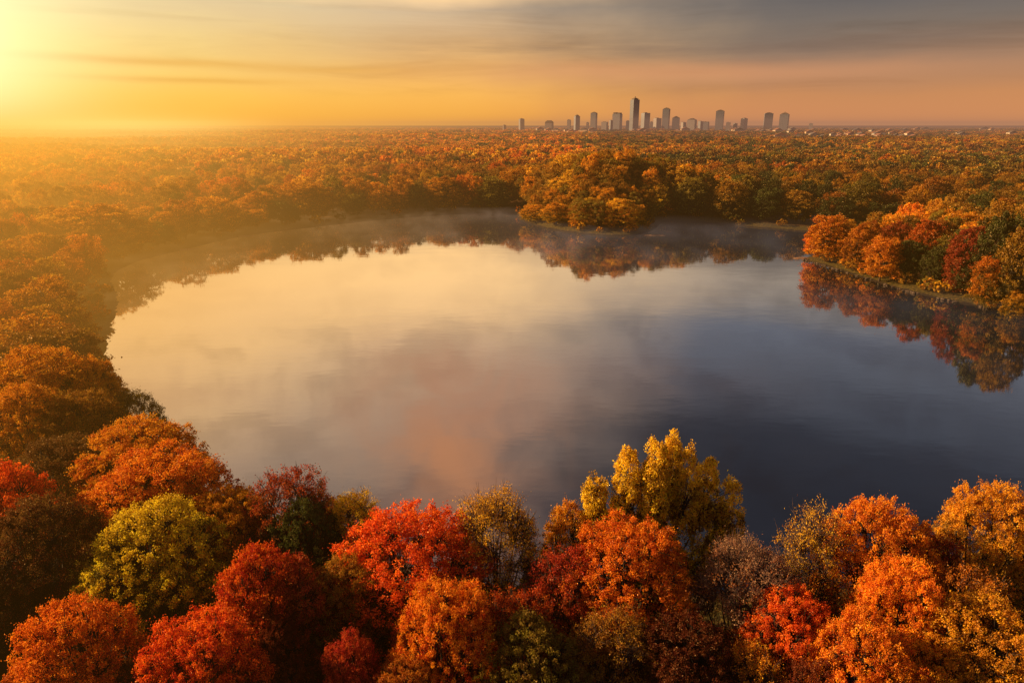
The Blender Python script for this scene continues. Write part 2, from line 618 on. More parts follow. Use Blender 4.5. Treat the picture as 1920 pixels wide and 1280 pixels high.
def make_tree(seed, h=18.0, rad=5.5, zb=4.5, lobes=None, n_lobe=13, lobe_r=0.42, n_clump=260, per=90, leaf=0.22,
              clump_r=0.85, trunk_r=0.28, twig_frac=0.5, twiggy=0, inner=0.15, top_pow=1.0, core=0.80, jit=0.7, flat=0.75, stray=0.30):
    """returns (trunk mesh, branches mesh, crown mesh); tree stands on z=0, crown spans zb..h"""
    rg = np.random.default_rng(seed)
    hc = h - zb
    cz = zb + hc * 0.46
    if lobes is None:
        L = [(0, 0, cz, rad * core, rad * core, hc * 0.5 * core)]
        ga = math.pi * (3 - math.sqrt(5))
        for i in range(n_lobe):
            u = (i + 0.5) / n_lobe
            zz = 1.0 - 1.75 * u ** top_pow
            rr = math.sqrt(max(0.0, 1 - zz * zz)) ** 0.85
            a = i * ga + rg.uniform(-.35, .35)
            lr = rad * lobe_r * rg.uniform(0.75, 1.2)
            k = 1 - lobe_r * 0.78
            kk = k * rg.uniform(0.9, 1.10)
            L.append((math.cos(a) * rr * rad * kk, math.sin(a) * rr * rad * kk, cz + zz * (hc * 0.5) * k * rg.uniform(.95, 1.05),
                      lr, lr, lr * 0.8))
        lobes = L
    L = np.array(lobes, float)
    area = L[:, 3] * L[:, 5]
    if len(L) > 4 and n_lobe:
        area[0] *= 0.6
    pr = area / area.sum()
    C, O, tries = [], [], 0
    while len(C) < n_clump and tries < n_clump * 30:
        tries += 1
        i = rg.choice(len(L), p=pr)
        d = rg.normal(size=3)
        d /= np.linalg.norm(d)
        if d[2] < -0.45 and rg.random() < 0.75:
            continue
        s = rg.uniform(0.82, 1.04)
        p = L[i, :3] + d * L[i, 3:6] * s
        if p[2] > h * 1.01:
            continue
        q = (p - L[:, :3]) / L[:, 3:6]
        q2 = (q * q).sum(1)
        q2[i] = 9
        if (q2 < 0.62).any():
            continue
        C.append(p)
        o = d / L[i, 3:6]
        O.append(o / np.linalg.norm(o))
    C, O = np.array(C), np.array(O)
    n_in = int(len(C) * inner)
    if n_in:
        ii = rg.choice(len(L), n_in, p=pr)
        d = unit(rg.normal(size=(n_in, 3)))
        C = np.vstack([C, L[ii, :3] + d * L[ii, 3:6] * rg.uniform(0.2, 0.7, (n_in, 1))])
        O = np.vstack([O, d])
    cr = clump_r * rg.uniform(0.65, 1.3, len(C))
    crown = leaves_mesh('crown', C, cr, O, per, leaf, rg, zb, h, flat, jit, stray)
    # trunk and limbs
    top = np.array([rg.normal() * .4, rg.normal() * .4, zb + hc * 0.62])
    tp = bez(np.zeros(3), np.array([rg.normal() * .3, rg.normal() * .3, h * .3]), top, 9, rg, 0.05)
    trr = np.linspace(1, 0.22, 9) * trunk_r
    trr[0] *= 1.5
    tlines = [(tp, trr)]
    blines = []
    for k in range(len(L)):
        if k == 0 and len(L) > 4 and n_lobe:
            continue
        c = L[k, :3]
        j = min(8, max(2, int((0.25 + 0.5 * rg.random()) * 9 * min(1.0, max(0.35, (c[2] - 2) / h)))))
        a = tp[j]
        mid = (a + c) / 2 + np.array([0, 0, 0.08 * h * rg.uniform(.2, 1)]) * 0.6
        mid[:2] = a[:2] * 0.4 + c[:2] * 0.6
        P = bez(a, mid, c, 7, rg, 0.06)
        blines.append((P, np.linspace(trr[j] * 0.75, 0.05, 7)))
    nt_ = int(n_clump * twig_frac)
    for k in rg.choice(len(C), min(nt_, len(C)), replace=False):
        c = C[k]
        li = int(np.argmin(((c - L[:, :3]) ** 2).sum(1)))
        a = L[li, :3] * 0.85 + np.array([0, 0, cz]) * 0.15 + rg.normal(size=3) * .2
        e = c + O[k] * clump_r * (0.5 + 0.5 * rg.random())
        blines.append((bez(a, (a + e) / 2 + np.array([0, 0, .25]), e, 5, rg, 0.05), np.linspace(0.06, 0.014, 5)))
        for _ in range(twiggy):
            dd = unit(O[k] * 1.0 + rg.normal(size=3) * 0.55 + np.array([0, 0, .35]))
            s0 = a + (e - a) * rg.uniform(0.45, 0.95)
            l_ = clump_r * rg.uniform(1.0, 2.1)
            e2 = s0 + dd * l_
            blines.append((bez(s0, (s0 + e2) / 2 + rg.normal(size=3) * .12, e2, 4, rg), np.array([0.030, 0.024, 0.018, 0.009])))
    return (tubes_mesh('trunk', tlines, BARK, 8), tubes_mesh('branches', blines, TWIG if twiggy else BARK, 4 if not twiggy else 3), crown)


def plume_lobes():
    L = []
    for (x, z, r, hz, y) in [(-6.4, 12.6, 1.35, 4.2, .4), (-5.2, 10.6, 1.2, 3.0, -.8), (-3.3, 13.8, 1.45, 5.2, 0), (-.7, 14.7, 1.35, 5.4, -.6),
                             (1.0, 14.6, 1.3, 5.5, .6), (2.6, 14.2, 1.15, 5.2, -.4), (4.7, 13.4, 1.2, 4.8, .3), (7.2, 11.6, 1.35, 4.6, 0),
                             (6.0, 9.2, 1.4, 3.2, -.9), (-3.2, 7.8, 1.7, 3.2, -.8), (1.0, 7.2, 2.4, 3.6, .4), (4.6, 7.4, 1.7, 3.0, -.2), (0.3, 11.0, 1.9, 4.0, 1.6)]:
        L.append((x, y, z, r * 0.88, r * 0.88, hz))
    return L


T = {}   # archetypes: (trunk, branches, crown, height, radius)


def arche(key, h, rad, **kw):
    T[key] = make_tree(h=h, rad=rad, **kw) + (h, rad)


# close kinds
arche('dome1', 18, 6.0, seed=1, zb=1.4, n_lobe=34, lobe_r=.25, n_clump=1350, per=54, leaf=.14, clump_r=.42, core=.93, inner=.22)
arche('dome2', 18, 6.0, seed=2, zb=1.6, n_lobe=44, lobe_r=.20, n_clump=1400, per=54, leaf=.135, clump_r=.40, core=.94, inner=.22)
arche('dome3', 18, 6.0, seed=3, zb=1.0, n_lobe=26, lobe_r=.29, n_clump=1300, per=54, leaf=.14, clump_r=.45, core=.90, inner=.22)
arche('tall1', 19, 4.6, seed=4, zb=1.0, n_lobe=20, lobe_r=.38, n_clump=820, per=40, leaf=.18, clump_r=.50, core=.86)
arche('tall2', 19, 4.8, seed=5, zb=1.2, n_lobe=26, lobe_r=.33, n_clump=820, per=40, leaf=.18, clump_r=.48, core=.84)
arche('open1', 18, 5.6, seed=6, zb=2.5, n_lobe=24, lobe_r=.32, n_clump=760, per=32, leaf=.16, clump_r=.60, twig_frac=.6, twiggy=2, inner=.1, core=.88)
arche('bare1', 18, 5.6, seed=7, zb=3.0, n_lobe=24, lobe_r=.30, n_clump=680, per=38, leaf=.14, clump_r=.75, twig_frac=1.0, twiggy=4, inner=.1, core=.9)
arche('bare2', 18, 4.2, seed=8, zb=4.0, n_lobe=14, lobe_r=.40, n_clump=300, per=24, leaf=.145, clump_r=.8, twig_frac=1.0, twiggy=5, inner=.2, core=.6)
arche('plume', 20, 8.5, seed=9, zb=4.0, lobes=plume_lobes(), n_lobe=0, n_clump=1400, per=60, leaf=.17, clump_r=.46, flat=1.15, inner=.25, stray=0.12)
arche('fine', 18, 6.0, seed=10, zb=1.8, n_lobe=46, lobe_r=.19, n_clump=1500, per=52, leaf=.13, clump_r=.40, core=.95, inner=.28)
arche('bank1', 18, 5.2, seed=41, zb=-1.6, n_lobe=24, lobe_r=.34, n_clump=430, per=36, leaf=.34, clump_r=.75, core=.84)
arche('bank2', 18, 4.8, seed=42, zb=-1.2, n_lobe=18, lobe_r=.40, n_clump=410, per=36, leaf=.34, clump_r=.80, core=.76)
arche('bank3', 18, 4.8, seed=43, zb=-.6, n_lobe=30, lobe_r=.30, n_clump=420, per=36, leaf=.34, clump_r=.70, core=.80)
arche('shrub', 4, 2.4, seed=44, zb=-.5, n_lobe=9, lobe_r=.40, n_clump=44, per=26, leaf=.30, clump_r=.42, trunk_r=.07)
# kinds for the woods round the lake
arche('wood1', 17, 5.4, seed=21, zb=.8, n_lobe=14, lobe_r=.42, n_clump=165, per=34, leaf=.46, clump_r=1.05, twig_frac=.2)
arche('wood2', 17, 5.0, seed=22, zb=.8, n_lobe=17, lobe_r=.38, n_clump=175, per=32, leaf=.44, clump_r=.95, twig_frac=.2)
arche('wood3', 18, 4.6, seed=23, zb=.6, n_lobe=11, lobe_r=.48, n_clump=155, per=34, leaf=.46, clump_r=1.1, twig_frac=.2, core=.65)
arche('wood4', 16, 5.8, seed=24, zb=.6, n_lobe=19, lobe_r=.36, n_clump=185, per=32, leaf=.46, clump_r=1.0, twig_frac=.2)
# far kinds, used by the hindmost single trees and by the far woods
arche('far1', 16, 5.6, seed=31, zb=3, n_lobe=9, lobe_r=.44, n_clump=46, per=16, leaf=1.25, clump_r=1.5, twig_frac=0, inner=.1)
arche('far2', 16, 5.2, seed=32, zb=3, n_lobe=7, lobe_r=.50, n_clump=44, per=16, leaf=1.25, clump_r=1.5, twig_frac=0, inner=.1)
arche('far3', 17, 4.8, seed=33, zb=3, n_lobe=10, lobe_r=.42, n_clump=46, per=16, leaf=1.2, clump_r=1.4, twig_frac=0, inner=.1)

# colours (linear albedo)
CLR = dict(
    red=(.80, .13, .020), orange=(.82, .27, .022), deep=(.76, .20, .018), gold=(.80, .45, .038), lime=(.76, .56, .03),
    green=(.10, .115, .026), olive=(.30, .21, .028), maroon=(.24, .050, .022), darkred=(.46, .072, .022), crimson=(.56, .065, .030),
    rust=(.52, .17, .022), brown=(.20, .095, .025), mauve=(.44, .24, .17), yellow=(.88, .58, .04), dgreen=(.045, .056, .022),
    amber=(.76, .33, .024), bronze=(.42, .20, .024))


def shade(c, k):
    return tuple(float(v * k) for v in c)


def place_tree(kind, x, y, width, h, rot, top, low, label, cat='tree', group=None, z=None, name='tree', trunkless=False):
    tm, bm, cm, h0, r0 = T[kind]
    if z is None:
        z = float(height([(x, y)])[0])
    root = empty(name, (x, y, z), rot, (width / (2 * r0 * 1.05), width / (2 * r0 * 1.05), h / h0))
    tag(root, label, cat, group)
    if not trunkless:
        link('trunk', tm, root)
        link('branches', bm, root)
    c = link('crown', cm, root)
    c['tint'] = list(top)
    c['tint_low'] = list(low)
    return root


HERO = []   # (x, y, radius) of placed trees, to keep the scattered ones clear


def hero(px, top, half, kind, tc, lc, label, h=18.0, rot=None, name='tree', ks=1.0, kl=1.0):
    """a tree whose crown top is seen at photo pixel (px, top), half = half its crown width in photo pixels"""
    x, y, w = ray(px, top)
    t = (h + 0.9 - CAM_H) / w
    X, Y = x * t, y * t
    depth = Y * CP + (CAM_H - h * .65) * SP
    X = (px - 960) / 1280.0 * (Y * CP + (CAM_H - h) * SP)
    wid = 2 * half / 1280.0 * depth
    HERO.append((X, Y, wid / 2))
    if rot is None:
        rot = random.uniform(0, 6.28)
    return place_tree(kind, X, Y, wid, h, rot, shade(CLR[tc], ks), shade(CLR[lc], kl), label, name=name)


# ---- the trees of the near shore, left to right in three ranks
H = hero
H(60, 634, 118, 'dome3', 'amber', 'bronze', 'broad golden orange tree at the left edge, hazy, topmost of the near left bank', 20)
H(150, 655, 70, 'dome2', 'amber', 'bronze', 'smaller golden tree on the right shoulder of the broad hazy golden tree', 18)
H(30, 712, 95, 'dome1', 'amber', 'olive', 'golden brown tree at the left edge below the broad hazy golden one', 18)
H(140, 722, 90, 'dome2', 'bronze', 'olive', 'dull bronze tree behind the bright orange domed tree, towards the left bank', 17)
H(248, 716, 52, 'open1', 'olive', 'dgreen', 'small dark leaved tree standing against the pale water on the left bank', 15, name='dark_tree')
H(110, 805, 110, 'dome3', 'brown', 'olive', 'shaded dark brown tree left of the bright orange domed tree', 16, kl=.7)
H(250, 774, 120, 'dome2', 'amber', 'orange', 'bright golden orange domed tree on the left bank with the pale water behind', 18, name='orange_tree')
H(290, 836, 150, 'fine', 'orange', 'deep', 'wide orange domed tree just below the golden orange dome, left bank', 18, name='orange_tree')
H(5, 838, 75, 'tall2', 'red', 'rust', 'red orange tree cut by the left edge of the photo', 19, name='red_tree')
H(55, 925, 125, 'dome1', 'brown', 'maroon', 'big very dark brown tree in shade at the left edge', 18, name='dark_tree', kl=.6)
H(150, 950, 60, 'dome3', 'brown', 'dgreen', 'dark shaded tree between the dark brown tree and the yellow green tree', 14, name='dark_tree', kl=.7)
H(420, 908, 98, 'dome2', 'amber', 'bronze', 'dull gold tree right behind the yellow green tree', 16, kl=.8, ks=.8)
H(535, 862, 88, 'open1', 'darkred', 'green', 'purplish red thin topped tree on the shore, green lower down', 18, name='purple_tree')
H(562, 925, 82, 'dome1', 'green', 'dgreen', 'dark green round tree in shade below the purplish red tree', 16, name='green_tree')
H(658, 906, 66, 'open1', 'yellow', 'olive', 'small thin yellow tree on the shore behind the bright red tree', 15, name='yellow_tree')
H(275, 934, 132, 'dome1', 'lime', 'green', 'large yellow green domed tree among the orange ones, lower left', 18, name='green_tree', kl=1.1)
H(195, 1010, 80, 'dome3', 'olive', 'dgreen', 'dark olive tree under the left side of the yellow green tree', 14)
H(468, 988, 82, 'tall2', 'red', 'darkred', 'dark red tree with a brighter pointed top right of the yellow green tree', 19, name='red_tree', ks=.8)
H(520, 1040, 115, 'dome2', 'darkred', 'maroon', 'broad dark red tree below the pointed dark red top', 16, name='red_tree')
H(765, 932, 152, 'dome3', 'red', 'deep', 'brightest red orange tree of the shore, wide crown, left of the centre', 18, name='red_tree', ks=1.1)
H(930, 915, 92, 'bare1', 'gold', 'olive', 'thin gold tree with fine bare twigs beside the bright red orange tree', 18, name='gold_tree')
H(1064, 908, 52, 'tall1', 'amber', 'green', 'narrow green gold tree left of the tall yellow plumed tree', 17, name='green_tree', kl=1.1)
H(1243, 826, 164, 'plume', 'yellow', 'olive', 'tall yellow tree with upright plumes rising against the dark water', 20, rot=0.0, name='yellow_tree', kl=.9)
H(1185, 964, 130, 'fine', 'deep', 'rust', 'broad rust red tree with fine twigs in front of the yellow plumed tree', 18, name='red_tree')
H(1060, 1015, 85, 'open1', 'crimson', 'rust', 'crimson thin tree on the left shoulder of the broad rust red tree', 16, name='red_tree')
H(645, 1040, 95, 'dome2', 'bronze', 'brown', 'dull brown gold tree in shade at the left foot of the brightest red tree', 15, kl=.6)
H(835, 1085, 112, 'fine', 'orange', 'red', 'bright orange red tree in the middle foreground below the brightest red one', 17, name='orange_tree')
H(960, 1100, 95, 'open1', 'red', 'brown', 'thin dull red tree right of the bright orange red one, middle foreground', 15, name='red_tree', ks=.7)
H(1410, 1005, 108, 'bare1', 'mauve', 'amber', 'twiggy mauve brown tree with few orange leaves, nearly bare dome', 17, name='bare_tree', ks=.8)
H(1490, 1092, 98, 'dome2', 'red', 'rust', 'red domed tree in front of the mauve twiggy tree', 16, name='red_tree')
H(1535, 922, 62, 'bare2', 'gold', 'bronze', 'slender nearly bare tree standing against the dark water, gold leaves low down', 19, name='bare_tree')
H(1665, 912, 112, 'dome3', 'orange', 'rust', 'large orange tree with the dark water behind, right of the slender bare tree', 19, name='orange_tree', kl=1.0)
H(1872, 893, 96, 'fine', 'amber', 'olive', 'golden orange domed tree at the right edge, tallest of the right bank', 19, name='gold_tree')
H(1770, 985, 62, 'open1', 'darkred', 'brown', 'small dark red tree in the gap between the two large trees of the right bank', 16, name='red_tree', kl=.7)
H(1700, 1038, 95, 'fine', 'orange', 'deep', 'fiery orange tree just below the large orange tree of the right bank', 18, name='orange_tree', ks=1.1)
H(1830, 1045, 88, 'open1', 'rust', 'olive', 'rust brown tree under the golden domed tree at the right edge', 16)
H(1640, 1150, 118, 'dome1', 'orange', 'deep', 'big orange tree in the lower right, next to the fiery orange one', 17, name='orange_tree')
H(1860, 1120, 135, 'fine', 'amber', 'olive', 'wide golden olive tree in the bottom right corner', 17, name='gold_tree', ks=.85)
H(1760, 1190, 95, 'dome2', 'amber', 'rust', 'dull amber tree between the big orange and the golden olive tree, bottom right', 15)
H(120, 1120, 128, 'dome2', 'deep', 'rust', 'red orange domed tree in the bottom left corner', 17, name='orange_tree')
H(362, 1146, 125, 'fine', 'red', 'darkred', 'bright red domed tree at the bottom between the corner tree and the dark red one', 17, name='red_tree')
H(655, 1172, 66, 'dome3', 'crimson', 'maroon', 'small crimson tree at the bottom, left of the bright orange red tree', 15, name='red_tree')
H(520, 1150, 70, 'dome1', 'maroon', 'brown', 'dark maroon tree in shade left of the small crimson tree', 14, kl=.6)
H(1000, 1165, 120, 'dome1', 'olive', 'brown', 'dark olive tree at the bottom centre', 15, name='green_tree')
H(1150, 1135, 95, 'open1', 'bronze', 'brown', 'shaded bronze tree with open twigs right of the dark olive one', 15)
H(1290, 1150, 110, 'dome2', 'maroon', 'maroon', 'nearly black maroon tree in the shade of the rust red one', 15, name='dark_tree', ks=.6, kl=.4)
H(1420, 1195, 75, 'open1', 'amber', 'brown', 'thin amber tree at the bottom under the red domed tree', 14)
H(760, 1230, 80, 'dome2', 'rust', 'maroon', 'dark rust tree cut by the bottom edge below the bright orange red tree', 14)
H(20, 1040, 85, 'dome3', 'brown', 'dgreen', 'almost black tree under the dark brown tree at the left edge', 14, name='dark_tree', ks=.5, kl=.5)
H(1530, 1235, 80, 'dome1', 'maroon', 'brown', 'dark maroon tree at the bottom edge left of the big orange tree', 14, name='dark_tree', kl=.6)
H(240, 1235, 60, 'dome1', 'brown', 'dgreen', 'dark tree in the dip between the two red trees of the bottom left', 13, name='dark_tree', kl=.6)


# ---- trees picked out along the far shores
def shore(px, top, half, kind, tc, lc, label, dist, rot=None, name='tree', ks=1.0, kl=1.0):
    """tree at forward distance dist, crown top at photo pixel (px, top)"""
    x, y, w = ray(px, top)
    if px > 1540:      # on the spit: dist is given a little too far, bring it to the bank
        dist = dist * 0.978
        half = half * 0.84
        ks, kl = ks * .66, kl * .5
    t = dist / y
    X = x * t
    Y = dist
    z = float(height([(X, Y)])[0])
    h = CAM_H + w * t - z
    depth = Y * CP + (CAM_H - h * .6) * SP
    wid = 2 * half / 1280.0 * depth
    HERO.append((X, Y, wid / 2 * .85))
    if rot is None:
        rot = random.uniform(0, 6.28)
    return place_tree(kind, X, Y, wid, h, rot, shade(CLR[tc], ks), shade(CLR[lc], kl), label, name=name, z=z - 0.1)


S_ = shore
S_(1562, 393, 46, 'bank2', 'orange', 'orange', 'bright orange tree at the tip of the right spit', 236, name='orange_tree', ks=1.1)
S_(1618, 412, 32, 'bank3', 'orange', 'rust', 'slim orange tree second from the tip of the right spit', 222, name='orange_tree')
S_(1590, 404, 30, 'bank1', 'amber', 'bronze', 'dull orange tree behind the first two of the right spit', 246)
S_(1664, 432, 38, 'bank2', 'orange', 'orange', 'glowing orange tree leaning over the bank of the right spit', 206, name='orange_tree', ks=1.2)
S_(1690, 406, 34, 'bank3', 'darkred', 'rust', 'dark red tree behind the glowing orange one on the right spit', 222, name='red_tree')
S_(1748, 400, 42, 'bank1', 'red', 'green', 'tall red topped tree, middle of the right spit', 206, name='red_tree', ks=.85)
S_(1720, 440, 30, 'bank2', 'green', 'dgreen', 'dark green tree between the orange and the red topped tree of the spit', 204, name='green_tree')
S_(1790, 430, 32, 'bank3', 'olive', 'dgreen', 'dark olive tree right of the red topped tree on the spit', 198)
S_(1830, 410, 40, 'bank1', 'crimson', 'darkred', 'crimson tree on the right spit near the photo edge', 188, name='red_tree', ks=.75)
S_(1868, 470, 38, 'bank2', 'deep', 'olive', 'orange brown tree hanging over the bank, right end of the spit', 174, name='orange_tree')
S_(1893, 380, 46, 'bank3', 'green', 'dgreen', 'tall dark green tree at the right edge, behind the spit bank', 180, name='green_tree')
S_(1935, 410, 50, 'bank1', 'bronze', 'dgreen', 'dark bronze tree cut by the right edge above the spit', 170)
S_(1540, 420, 26, 'bank2', 'orange', 'deep', 'low orange tree at the very tip of the right spit', 240, name='orange_tree')
S_(1640, 405, 30, 'bank3', 'deep', 'bronze', 'rusty orange tree second row of the right spit, behind the slim orange one', 234, name='orange_tree', ks=.8)
S_(1712, 395, 30, 'bank1', 'bronze', 'dgreen', 'brown green second row tree of the spit, left of the red topped tree', 230, ks=.8)
S_(1775, 400, 32, 'bank2', 'rust', 'green', 'russet tree in the second row of the spit, right of the red topped one', 220, ks=.8)
S_(1855, 395, 34, 'bank3', 'olive', 'dgreen', 'dark olive tree between the crimson tree and the tall dark green tree of the spit', 196, ks=.7)
S_(1760, 455, 26, 'bank1', 'green', 'dgreen', 'small dark green tree under the red topped tree of the spit', 197, name='green_tree')
S_(1822, 470, 26, 'bank2', 'green', 'dgreen', 'small dark green tree under the crimson tree of the spit', 186, name='green_tree')
S_(1912, 535, 26, 'bank3', 'amber', 'olive', 'low golden bush like tree at the water edge, far right', 166, name='gold_tree')
S_(1165, 366, 34, 'bank1', 'gold', 'amber', 'round golden tree at the front of the wooded mound', 303, name='gold_tree')
S_(1095, 366, 28, 'bank2', 'olive', 'amber', 'olive gold tree left of the round golden one on the mound', 306, kl=.7)
S_(1040, 376, 27, 'bank3', 'amber', 'olive', 'olive orange tree at the left front of the wooded mound', 316)
S_(1003, 380, 28, 'bank1', 'amber', 'olive', 'small golden tree at the left foot of the wooded mound', 330)
S_(760, 329, 26, 'bank2', 'amber', 'rust', 'orange ball shaped tree on the far shore left of the mound', 372, name='orange_tree')
S_(832, 324, 36, 'bank3', 'amber', 'bronze', 'broad orange tree on the far shore, nearest left of the dark one', 376, name='orange_tree', ks=.85)
S_(918, 325, 38, 'bank1', 'olive', 'green', 'dark olive tree on the far shore left of the mound', 378, name='green_tree')
S_(580, 334, 42, 'bank2', 'amber', 'bronze', 'large hazy orange tree on the far left shore', 336, ks=.8)
S_(478, 352, 34, 'bank3', 'amber', 'rust', 'hazy orange tree left of the large one on the far left shore', 318)
S_(392, 362, 52, 'bank1', 'amber', 'bronze', 'wide hazy golden tree on the left shore above the sandbar', 290)
S_(300, 389, 24, 'bank2', 'amber', 'bronze', 'small upright hazy tree alone at the left shore bend', 262)
S_(180, 372, 82, 'bank3', 'amber', 'bronze', 'very large hazy golden tree above the left bend of the shore', 236)
S_(1372, 330, 32, 'bank1', 'bronze', 'dgreen', 'tall dark tree behind the bay right of the mound', 332, name='green_tree')
S_(1298, 322, 28, 'bank2', 'olive', 'dgreen', 'dark round tree behind the bay next to the mound', 338, name='green_tree')
S_(1440, 345, 32, 'bank3', 'green', 'dgreen', 'dark green tree behind the middle of the bay', 326, name='green_tree')
S_(1500, 350, 32, 'bank1', 'bronze', 'dgreen', 'bronze green tree behind the bay near the right spit', 322)



# ---- low shrubs along the far banks
_sh = 0
for k in range(len(OUT)):
    a_, b_ = OUT[k], OUT[(k + 1) % len(OUT)]
    seg = float(np.hypot(*(b_ - a_)))
    nn = rng.poisson(seg / 7.5)
    for _ in range(int(nn)):
        p_ = a_ + (b_ - a_) * rng.random()
        if p_[1] < 150 or abs(p_[0]) > .8 * p_[1] or _sh >= 110:
            continue
        q_ = p_ + rng.normal(size=2) * 1.2
        nrm_ = np.array([b_[1] - a_[1], a_[0] - b_[0]]) / max(seg, .1)
        for sg in (1, -1):
            w_ = q_ + nrm_ * sg * rng.uniform(2.5, 6.5)
            dd_ = float(lake_dist([w_])[0])
            if 1.3 < dd_ < 8:
                side_ = 'right spit' if (p_[0] > 90 and p_[1] < 262) else ('bank of the wooded mound' if 5 < p_[0] < 75 else ('bank of the bay' if p_[0] > 75 else 'far left shore'))
                hh_ = float(rng.uniform(1.8, 4.6))
                tc_ = ['amber', 'olive', 'bronze', 'orange', 'green', 'gold'][int(rng.integers(0, 6))]
                wd_ = {'amber': 'amber', 'olive': 'olive', 'bronze': 'bronze', 'orange': 'orange', 'green': 'dark green', 'gold': 'golden'}[tc_]
                place_tree('shrub', float(w_[0]), float(w_[1]), hh_ * 1.3, hh_, float(rng.uniform(0, 6)), CLR[tc_], shade(CLR['bronze'], .7),
                           '%s shrub at the water edge of the %s' % (wd_, side_), cat='shrub', group='%s shrubs on the %s' % (wd_, side_), name='shrub')
                _sh += 1
                break


# ------------------------------------------------------------------ scattered woods
def region_pts():
    pts = []
    # near and middle distance, one tree per jittered cell
    def fill(y0, y1, cell, margin=60):
        ys = np.arange(y0, y1, cell)
        for r, yy in enumerate(ys):
            half = 1.05 * yy + margin
            xs = np.arange(-half, half, cell)
            for xx in xs:
                pts.append((xx + (r % 2) * cell * .5 + rng.uniform(-.38, .38) * cell, yy + rng.uniform(-.38, .38) * cell, cell))
    fill(14, 700, 8.6, 40)
    fill(700, 1600, 10.5, 0)
    fill(1600, 3000, 17, 0)
    fill(3000, 7500, 34, 0)
    for yy in np.arange(295, 425, 6.4):
        for xx in np.arange(5, 100, 6.4):
            pts.append((xx + rng.uniform(-2, 2), yy + rng.uniform(-2, 2), 6.4))
    return np.array(pts)


PT = region_pts()
D = lake_dist(PT[:, :2])
near = PT[:, 1] < 430
onmound = (PT[:, 0] > 5) & (PT[:, 0] < 100) & (PT[:, 1] > 290) & (PT[:, 1] < 425)
margin = np.where(PT[:, 1] > 240, np.where(PT[:, 0] < 20, 5.0, 7.0), np.where(PT[:, 0] < 0, 5.5, 7.0))
keep = (D > np.where(onmound, 5.0, margin)) & ~(onmound & (PT[:, 2] > 8))
# spit: leave the grass strip open
hx = np.array(HERO)
for (x, y, r) in HERO:
    dd = np.hypot(PT[:, 0] - x, PT[:, 1] - y)
    keep &= ~(dd < np.minimum(r * 0.85 + 2.6, 9.0))
# nothing right under the camera or hidden behind the near rank
keep &= ~((PT[:, 1] < 26))
# open ground with houses far right
openf = ((PT[:, 0] - 950) / 420) ** 2 + ((PT[:, 1] - 1900) / 160) ** 2 < 1
keep &= ~((PT[:, 1] > 420) & (rng.random(len(PT)) < .05))
keep &= ~(openf & (rng.random(len(PT)) < .8))
PT, D = PT[keep], D[keep]
Zg = height(PT[:, :2], D)
dist = np.hypot(PT[:, 0], PT[:, 1])
vis_ang = np.abs(PT[:, 0]) < 0.76 * PT[:, 1] * CP + 0.76 * 45 * SP + 5
n_ind = 300 - len(HERO)
order = np.argsort(np.where(vis_ang, dist, 1e9))
ind = order[:n_ind]
rest = order[n_ind:]
rest = rest[(dist[rest] > 20) & (np.abs(PT[rest, 0]) < 1.06 * PT[rest, 1] + 60)]


def tints(x, y, r):
    """colour choice by place: golden left, orange middle, darker and redder right"""
    a = x / max(y, 1.0)
    patch = math.sin(x / 38.0 + 1.0) * math.cos(y / 47.0) + 0.6 * math.sin(x / 13.0 + y / 17.0)
    big = math.sin(x / 170.0 + 2.0 + math.sin(y / 260.0)) * math.cos(y / 210.0 + x / 400.0) + 0.5 * math.sin(x / 67.0 - y / 90.0)
    q = r + patch * 0.16 - big * 0.13
    if 2 < x < 115 and 280 < y < 450:
        patch = 0
        kk = 4 if r < .34 else (1 if r < .68 else (7 if r < .80 else 2))
        return kk, [0, ('olive', 'bronze'), ('bronze', 'olive'), 0, ('amber', 'olive'), 0, 0, ('gold', 'olive')][kk]
    if y > 500 and -0.1 < a:
        q -= 0.05
    pal = [('green', 'dgreen'), ('olive', 'dgreen'), ('bronze', 'olive'), ('rust', 'brown'), ('amber', 'bronze'), ('deep', 'rust'), ('orange', 'rust'), ('gold', 'bronze')]
    if a < -0.25:
        wts = [0.02, .08, .24, .36, .74, .80, .88, 1.1]
    elif a < 0.1:
        wts = [.04, .14, .34, .50, .80, .86, .92, 1.1]
    else:
        wts = [.17, .38, .62, .70, .90, .92, .97, 1.1]
    for k, w_ in enumerate(wts):
        if q <= w_:
            return k, pal[k]
    return 7, pal[7]


WORDS = ['dark green', 'olive green', 'bronze', 'rust brown', 'amber', 'deep orange', 'bright orange', 'golden']


def place_name(x, y):
    if y < 100 and abs(x) < 90:
        return 'in the shade between the crowns of the near bank'
    if x < -20 and y < 200:
        return 'in the hazy wood on the near left bank'
    if x < -90:
        return 'in the hazy wood along the left shore'
    if 10 < x < 90 and y > 285 and y < 395:
        return 'on the wooded mound jutting into the lake'
    if x > 90 and y < 285:
        return 'in the wood on the right spit'
    if x > 80:
        return 'in the wood behind the bay on the right'
    if x < 10:
        return 'in the wood along the far shore'
    return 'in the wood behind the mound'


